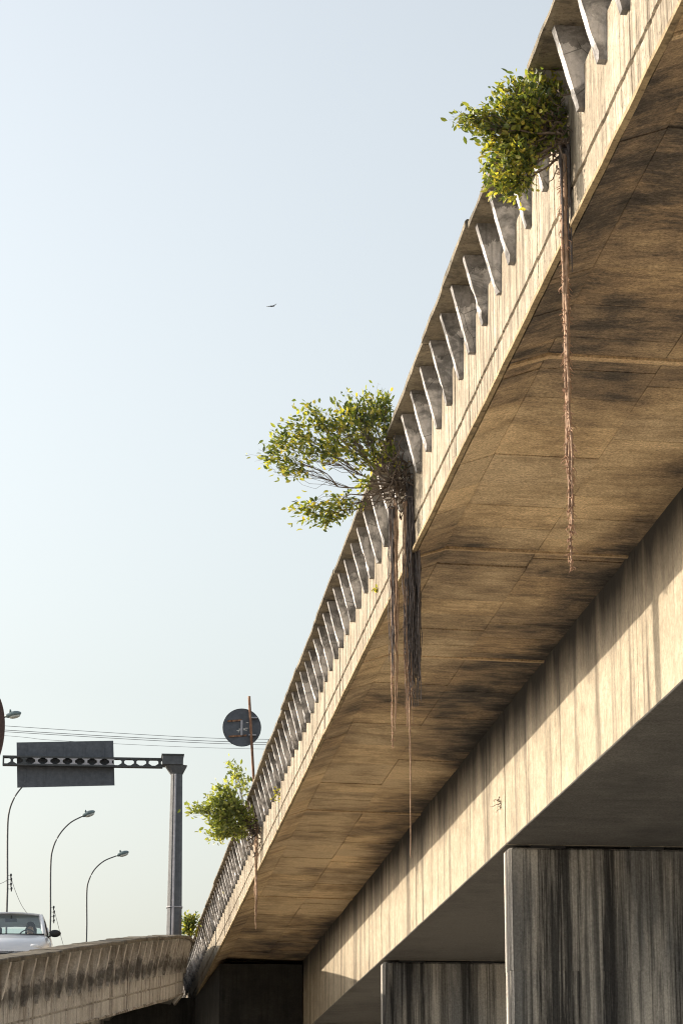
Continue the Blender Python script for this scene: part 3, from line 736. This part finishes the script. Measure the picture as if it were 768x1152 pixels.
# ------------------------------------------------------------------ round sign seen from behind
Yr = y_on(284.5, 872, 3.98); rb = at(284.5, 880, Yr); r0 = (at(293.6, 818, Yr) - at(272.2, 818, Yr)).length
rs = thing('round_sign', 'round dark sign seen from behind on a rusty pole behind the parapet', 'sign', (rb.x, Yr, 9.67))
def rp(px, py, dy=0): v = at(px, py, Yr); return Vector((v.x - rb.x, dy, v.z - 9.67))
top = rp(280.2, 783.5); bot = rp(285, 872); d = (top - bot).normalized(); foot = bot - d * (bot.z / d.z)
MB().tube([foot, bot, top], .033, 8).build('pole', M['rust'], rs, True)
c = rp(272.2, 818); mb = MB(); K = 48
ring = [Vector((c.x + r0 * math.cos(2 * math.pi * i / K), 0, c.z + r0 * math.sin(2 * math.pi * i / K))) for i in range(K)]
mb.prism(ring, (0, .075, 0), (0, .085, 0)); disc = mb.build('disc', M['sign_back'], rs)
mb = MB(); mb.tube(ring + [ring[0]], .009, 6); mb.v = [v + Vector((0, .08, 0)) for v in mb.v]; mb.build('rim', M['steel_dark'], disc, True)
for (x0, y0, x1, y1) in ((256, 811, 272, 809.8), (257.5, 828.3, 277.5, 827)):
    a, b = rp(x0, y0), rp(x1, y1); dd = b - a
    MB().box((a + b) / 2 + Vector((0, .064, 0)), (dd.length, .018, .042), Matrix.Rotation(math.atan2(-dd.z, dd.x), 3, 'Y')).build('bracket', M['rust'], rs)
a, b = rp(271.5, 810), rp(272.3, 827); MB().box((a + b) / 2 + Vector((0, .058, 0)), (.05, .016, abs(a.z - b.z))).build('bracket', M['steel_pale'], rs)
for (px, py) in ((285.5, 807.5), (284, 827)):
    MB().box(rp(px, py, .03), (.18, .09, .03)).build('clamp', M['steel_pale'], rs)
for (px, py, w, h) in ((267.8, 821.5, .055, .02), (269.5, 820.3, .02, .05), (268.6, 823, .03, .016), (275, 820, .03, .05), (277.6, 818.8, .06, .018), (277, 821, .05, .016), (278.4, 812.5, .06, .016)):
    MB().box(rp(px, py, .0735), (w, .003, h)).build('paint_mark', M['paper'], disc)

# ------------------------------------------------------------------ brown oval sign cut by the left edge
Yo = 52.0; oc = at(-14.5, 818, Yo); q = (at(20, 818, Yo) - at(0, 818, Yo)).length
ov = thing('oval_sign', 'brown oval panel cut off by the left edge of the picture', 'sign', (oc.x, Yo, 0))
K = 40; ring = [Vector((q * math.cos(2 * math.pi * i / K) , 0, oc.z + q * 2.25 * math.sin(2 * math.pi * i / K) * (1 if math.sin(2 * math.pi * i / K) > 0 else 1.15))) for i in range(K)]
MB().prism(ring, (0, -.03, 0), (0, .05, 0)).build('panel', M['brown'], ov)
MB().tube([(0, .12, 0), (0, .12, oc.z + .3)], .065, 10).build('pole', M['steel'], ov, True)

# ------------------------------------------------------------------ street lamps
def lamp(label, Y, base_px, path_px, head_px, fixtures=False):
    b = at(base_px[0], base_px[1], Y); t = thing('street_lamp', label, 'street lamp', (b.x, Y, 0), (0, 0, 0), 'curved street lamps beyond the ramp')
    def lp(px, py): v = at(px, py, Y); return Vector((v.x - b.x, 0, v.z))
    pts = [lp(*p) for p in path_px]; pts = catmull(pts, 7)
    r = .028
    MB().tube([Vector((0, 0, 0)), Vector((0, 0, 3)), Vector((pts[0].x * .7, 0, pts[0].z * .7))] + pts, [.06, .05, .034] + [r - .008 * i / len(pts) for i in range(len(pts))], 8).build('pole', M['lamp_pole'], t, True)
    (x0, y0), (x1, y1) = head_px; a, e = lp(x0, y0), lp(x1, y1); L = (e - a).length; ang = math.atan2(e.z - a.z, e.x - a.x)
    Rm = Matrix.Rotation(-ang, 3, 'Y'); c = (a + e) / 2
    mb = MB(); mb.ellipsoid((0, 0, .03), (L * .52, .13, .085), 14, 8)
    for v in mb.v:
        if v.x < 0: v.y *= .78; v.z *= .85
    mb.v = [c + Rm @ v for v in mb.v]; hdn = mb.build('lamp_head', M['lamp_head'], t, True)
    mb = MB(); mb.ellipsoid((L * .08, 0, -.025), (L * .36, .105, .055), 12, 6); mb.v = [c + Rm @ v for v in mb.v]; mb.build('lens', M['lamp_glass'], hdn, True)
    MB().tube([c + Rm @ Vector((-.05, 0, .09)), c + Rm @ Vector((-.05, 0, .17))], .03, 8).build('photocell', M['lamp_head'], hdn, True)
    if fixtures:
        for k, (px, py) in enumerate(fixtures):
            v = lp(px, py); mb = MB(); mb.tube([v + Vector((0, 0, .07)), v + Vector((0, 0, .03)), v, v - Vector((0, 0, .06))], [.018, .035, .02, .014], 8)
            mb.tube([v, Vector((v.x - .10, 0, v.z + .02))], .006, 5); mb.build('insulator', M['steel_dark'], t, True)
    return t
lamp('street lamp whose pole rises behind the car and vanishes behind the gantry panel', 76.0, (8.4, 1040), [(8.4, 1000), (8.4, 940), (10, 915), (16, 898), (25, 885.5), (36, 875)], ((34, 876.5), (49, 868)), [(12.3, 986), (12.6, 990.5), (12.4, 996), (12.8, 1001)])
lamp('street lamp with curved arm left of centre below the gantry panel', 83, (56.8, 1060), [(56.8, 1030), (57.0, 975), (59.5, 955), (67, 939), (79, 926), (93, 918.5)], ((92, 919.5), (107, 914)), [(60.4, 1022), (60.8, 1027), (60.5, 1032), (60.6, 1037)])
lamp('street lamp with the shortest arm just left of the gantry post', 91, (97.6, 1070), [(97.6, 1040), (97.6, 1005), (99.5, 992), (106, 979), (117, 969), (131, 963.2)], ((131, 963.8), (145, 959.5)), None)
lamp('street lamp head peeping past the brown oval panel at the left edge', 68, (-36, 1000), [(-36, 950), (-36, 860), (-34, 842), (-27, 826), (-14, 812), (6, 807)], ((5.5, 807.2), (24, 803.5)), None)

# ------------------------------------------------------------------ overhead cables
def cable(label, pts, r, Y, group='thin overhead cables'):
    P = catmull([at(x, y, Y + dy) for (x, y, dy) in pts], 10); o = MB().tube(P, r, 5).build('cable', M['cable'], None, True)
    tag(o, label, 'cable', group)
cable('topmost of the overhead cables running right behind the gantry and round sign', [(-220, 801, -6), (5, 816.8, -2), (190, 828.3, 0), (300, 832, 2), (520, 834, 6)], .009, 96)
cable('second overhead cable from the top between gantry and viaduct', [(-220, 806, -6), (5, 821.5, -2), (190, 831.9, 0), (300, 835.5, 2), (520, 838, 6)], .011, 98)
cable('third overhead cable from the top between gantry and viaduct', [(-220, 809, -6), (5, 823.4, -2), (190, 834.2, 0), (300, 838, 2), (520, 840, 6)], .010, 99)
cable('lowest overhead cable passing under the round sign', [(-220, 812, -6), (5, 827.8, -2), (60, 833, -1.4), (190, 839.8, 0), (300, 843, 2), (520, 846, 6)], .007, 100)
cable('slack wire drooping right from the lamp pole above the car', [(12.6, 988, 0), (17, 1002, 0), (25, 1020, .5), (36, 1034, 1), (52, 1052, 2)], .007, 76.05, 'slack wires on lamp poles')
cable('slack wire drooping right from the lamp pole behind the car mirror', [(60.8, 1024, 0), (64, 1036, 0), (68, 1052, .5), (73, 1070, 1)], .007, 83.05, 'slack wires on lamp poles')
cable('short wire sloping in from the left edge to the lamp pole', [(-30, 1001, 0), (0, 994.5, 0), (8.2, 990, 0)], .007, 76.0, 'slack wires on lamp poles')

# ------------------------------------------------------------------ bird
bp = at(305.3, 344.3, 150); bird = thing('bird', 'tiny dark bird gliding alone in the open sky', 'bird', bp)
k = (at(311, 344, 150) - at(300, 344, 150)).length / 2
mb = MB(); mb.ellipsoid((0, 0, 0), (k * .40, k * .22, k * .13), 10, 6); mb.tube([(k * .3, 0, .01), (k * .55, 0, -.01)], [k * .12, k * .05], 8); mb.prism([Vector((-k * .25, 0, 0)), Vector((-k * .7, -k * .12, -.03)), Vector((-k * .7, k * .12, -.03))], (0, 0, 0), (0, 0, .02)); mb.build('body', M['bird'], bird, True)
for s in (-1, 1):
    mb = MB(); pl = [Vector((.10 * k, 0, 0)), Vector((s * .45 * k + .02, -.2 * k * s, -.04 * k)), Vector((s * 1.0 * k, s * -.9 * k, .22 * k)), Vector((s * .5 * k - .12 * k, s * -.35 * k, 0)), Vector((-.2 * k, 0, 0))]
    mb.prism(pl, (0, 0, .0), (0, 0, .025)); mb.build('wing', M['bird'], bird)

# ------------------------------------------------------------------ car on the ramp
Yc = 52.0
sc_ = s_at_y(Yc); pR, nR = rpath(sc_); pA, _ = rpath(sc_ + 2); pB, _ = rpath(sc_ - 2); tv = (pB - pA).normalized()
cc = at(11.5, 1062, Yc)
deck_z = pR.z - .85
heading = math.atan2(tv.y, tv.x) - math.pi / 2
car = thing('car', 'silver car driving down the ramp towards the viewer, cut by the left edge', 'car', (cc.x, Yc + .9, deck_z - .04), (0, 0, 0))
car.rotation_mode = 'XYZ'; car.rotation_euler = (R_(3.0), 0, math.pi - R_(3)); car.scale = (.95, .95, .97)
st = [(2.12, .62, .30, .44), (2.08, .74, .24, .54), (1.95, .79, .22, .64), (1.75, .82, .2, .72), (1.4, .845, .2, .83), (.98, .85, .2, .935), (0, .855, .2, .94), (-1.0, .855, .2, .95), (-1.72, .84, .22, .97), (-2.0, .80, .28, .95), (-2.08, .74, .4, .85)]
v = []; f = []; m = 11
for (y, hw, zb, zt2) in st:
    half = [(hw * .9, zb), (hw, zb + .14), (hw, zt2 - .2), (hw * .965, zt2 - .06), (hw * .86, zt2)]
    v += [Vector((x, y, z)) for (x, z) in half] + [Vector((0, y, zt2 + .02))] + [Vector((-x, y, z)) for (x, z) in reversed(half)]
for k in range(len(st) - 1):
    for i in range(m):
        if i in (4, 5) and 5 <= k <= 7: continue          # open cabin
        f.append((k * m + i, k * m + (i + 1) % m, (k + 1) * m + (i + 1) % m, (k + 1) * m + i))
f += [tuple(range(m)), tuple((len(st) - 1) * m + i for i in range(m))]
body = link('body', v, f, M['car'], car, True)
MB().box((0, -.35, .34), (1.5, 2.6, .04)).build('floor', M['black'], car)
MB().box((0, .78, .86), (1.42, .36, .13)).build('dashboard', M['black'], car)
BW, TW = .735, .60
wb = [(-BW, .98, .94), (BW, .98, .94)]; wt = [(-TW, .30, 1.43), (TW, .30, 1.43)]
rb_ = [(-BW, -1.70, .97), (BW, -1.70, .97)]; rt = [(-TW * .98, -1.42, 1.45), (TW * .98, -1.42, 1.45)]
# roof
v = []; f = []; ny, nx = 7, 7
for i in range(ny):
    for j in range(nx):
        u, w = i / (ny - 1), j / (nx - 1); x = (w - .5) * 2; y = .33 + (-1.29 - .33) * u
        v.append(Vector((x * (TW + .035), y, 1.435 + .05 * (1 - x * x) * 1 + .035 * (1 - (2 * u - 1) ** 2))))
for i in range(ny - 1):
    for j in range(nx - 1): f.append((i * nx + j, i * nx + j + 1, (i + 1) * nx + j + 1, (i + 1) * nx + j))
roof = link('roof', v, f, M['car'], car, True, fix=True); md = roof.modifiers.new('s', 'SOLIDIFY'); md.thickness = .035; md.offset = 0
for i in (0, 1):
    s = -1 if i == 0 else 1
    MB().tube([wb[i], wt[i]], .045, 8).build('pillar', M['car'], car, True)
    MB().tube([rb_[i], rt[i]], .06, 8).build('pillar', M['car'], car, True)
    MB().tube([(s * (BW + .01), -.42, .94), (s * (TW + .01), -.42, 1.43)], .04, 8).build('pillar', M['black'], car, True)
    for (y0, y1, u0, u1) in ((.93, -.38, .30, -.38), (-.46, -1.66, -.46, -1.22)):
        MB().prism([Vector((s * BW, y0, .945)), Vector((s * BW, y1, .955)), Vector((s * TW, u1, 1.43)), Vector((s * TW, u0, 1.43))], (0, 0, 0), (s * .004, 0, 0)).build('side_window', M['glass'], car)
    door = MB().box((s * .853, .2, .6), (.02, 1.1, .5)).build('door', M['car'], car)
    MB().box((s * .872, -.2, .78), (.02, .18, .03)).build('handle', M['black'], door)
    mb = MB(); mb.ellipsoid((s * .93, .78, 1.0), (.125, .06, .075), 12, 8); mb.tube([(s * .8, .75, .95), (s * .9, .78, .98)], .025, 6); mb.build('wing_mirror', M['black'], car, True)
    mb = MB(); mb.ellipsoid((s * .62, 1.99, .54), (.15, .11, .06), 12, 6); mb.build('headlight', M['lens'], car, True)
    for y in (1.3, -1.3):
        mb = MB(); K = 22; prof = [(.20, .10), (.29, .10), (.31, .07), (.31, -.07), (.29, -.10), (.20, -.10)]
        for a in range(K):
            t = 2 * math.pi * a / K
            for (r, x) in prof: mb.v.append(Vector((s * .76 + x, y + r * math.cos(t), .31 + r * math.sin(t))))
        for a in range(K):
            for j in range(6): mb.f.append((a * 6 + j, a * 6 + (j + 1) % 6, ((a + 1) % K) * 6 + (j + 1) % 6, ((a + 1) % K) * 6 + j))
        wh = mb.build('wheel', M['rubber'], car, True)
        mb = MB(); mb.tube([(s * .70, y, .31), (s * .84, y, .31)], .195, 20); mb.build('rim', M['rim'], wh)
    # front seats
    mb = MB(); mb.box((s * .36, -.05, .52), (.46, .5, .16)); mb.box((s * .36, -.36, .86), (.44, .14, .6)); seat = mb.build('seat', M['seat'], car)
    md = seat.modifiers.new('b', 'BEVEL'); md.width = .05; md.segments = 3
    hr = MB().box((s * .36, -.38, 1.22), (.24, .09, .17)).build('headrest', M['seat'], seat); md = hr.modifiers.new('b', 'BEVEL'); md.width = .035; md.segments = 3
MB().prism([Vector(p) for p in (wb[0], wb[1], wt[1], wt[0])], (0, -.002, 0), (0, .002, .001)).build('windscreen', M['glass'], car)
MB().prism([Vector(p) for p in (rb_[0], rb_[1], rt[1], rt[0])], (0, -.002, 0), (0, .002, .001)).build('rear_window', M['glass'], car)
MB().box((0, .985, .945), (1.46, .05, .03)).build('wiper_cowl', M['black'], car)
mb = MB(); mb.box((0, .34, 1.335), (.24, .03, .065)); mb.tube([(0, .34, 1.36), (0, .36, 1.43)], .012, 6); mb.build('rear_view_mirror', M['black'], car)
mb = MB(); mb.box((0, -1.05, .74), (1.3, .15, .46)); rs2 = mb.build('rear_seat', M['seat'], car); md = rs2.modifiers.new('b', 'BEVEL'); md.width = .05; md.segments = 3
MB().box((0, 2.10, .36), (1.0, .05, .08)).build('grille', M['black'], car); MB().box((0, 2.135, .30), (.4, .012, .12)).build('number_plate', M['plate'], car)
mb = MB(); pts = [Vector((-.36 + .18 * math.cos(2 * math.pi * i / 24), .52 - .07 * math.sin(2 * math.pi * i / 24), .96 + .165 * math.sin(2 * math.pi * i / 24))) for i in range(25)]
mb.tube(pts, .014, 6); mb.tube([(-.36, .52, .96), (-.36, .72, .86)], .02, 6); mb.build('steering_wheel', M['black'], car, True)
# driver, at the wheel (left side of the car = right in the picture)
def person(label, loc, rot):
    J = {'pel': ((0, 0, .62), .13), 'waist': ((0, -.05, .80), .125), 'chest': ((0, -.10, 1.0), .15), 'neck': ((0, -.08, 1.16), .055), 'head0': ((0, -.06, 1.22), .072), 'head1': ((0, -.055, 1.29), .092), 'head2': ((0, -.06, 1.36), .07)}
    E_ = [('pel', 'waist'), ('waist', 'chest'), ('chest', 'neck'), ('neck', 'head0'), ('head0', 'head1'), ('head1', 'head2')]
    for s, n in ((-1, 'r'), (1, 'l')):
        J['sh' + n] = ((s * .19, -.09, 1.08), .065); J['el' + n] = ((s * .25, .10, .90), .045); J['wr' + n] = ((s * .18, .34, .98), .028); J['ha' + n] = ((s * .165, .42, 1.0), .034)
        J['hp' + n] = ((s * .10, .06, .60), .09); J['kn' + n] = ((s * .14, .48, .66), .065); J['an' + n] = ((s * .13, .70, .36), .045); J['to' + n] = ((s * .13, .84, .36), .035)
        E_ += [('chest', 'sh' + n), ('sh' + n, 'el' + n), ('el' + n, 'wr' + n), ('wr' + n, 'ha' + n), ('pel', 'hp' + n), ('hp' + n, 'kn' + n), ('kn' + n, 'an' + n), ('an' + n, 'to' + n)]
        for q in range(4):
            J['f%s%d' % (n, q)] = ((s * (.165 - .0), .445 + .0, 1.02 - .02 * q), .009); J['g%s%d' % (n, q)] = ((s * .19, .455, 1.02 - .02 * q), .008); E_ += [('ha' + n, 'f%s%d' % (n, q)), ('f%s%d' % (n, q), 'g%s%d' % (n, q))]
        J['th' + n] = ((s * .14, .44, 1.03), .009); E_ += [('ha' + n, 'th' + n)]
    J['nose'] = ((0, .045, 1.275), .014); E_ += [('head1', 'nose')]
    keys = list(J); me = bpy.data.meshes.new('person'); me.from_pydata([J[k][0] for k in keys], [(keys.index(a), keys.index(b)) for a, b in E_], [])
    o = bpy.data.objects.new('person', me); COL.objects.link(o); me.materials.append(M['shirt']); me.materials.append(M['skin'])
    md = o.modifiers.new('skin', 'SKIN')
    for i, k in enumerate(keys): me.skin_vertices[0].data[i].radius = (J[k][1],) * 2; me.skin_vertices[0].data[i].use_root = (k == 'pel')
    o.modifiers.new('sub', 'SUBSURF').levels = 1
    dg = bpy.context.evaluated_depsgraph_get(); bm_ = bpy.data.meshes.new_from_object(o.evaluated_get(dg)); o.modifiers.clear(); o.data = bm_
    if len(bm_.materials) < 2: bm_.materials.clear(); bm_.materials.append(M['shirt']); bm_.materials.append(M['skin'])
    for p in bm_.polygons:
        p.use_smooth = True; c = p.center
        if c.z > 1.15 or (c.y > .22 and c.z > .9): p.material_index = 1
    o.location = loc; o.rotation_euler = rot
    mb = MB(); mb.ellipsoid((0, -.075, 1.345), (.098, .105, .085), 14, 8); mb.build('hair', M['hair'], o, True)
    mb = MB()
    for s in (-1, 1): mb.ellipsoid((s * .035, .028, 1.305), (.012, .008, .008), 8, 6)
    mb.build('eyes', M['black'], o); MB().box((0, .032, 1.235), (.04, .01, .009)).build('mouth', M['brown'], o)
    return tag(o, label, 'person')
bpy.context.view_layer.update()
drv = person('person in dark clothes at the steering wheel of the silver car', (0, 0, 0), (0, 0, 0))
drv.matrix_world = car.matrix_world @ Matrix.Translation((-.36, -.14, -.03))
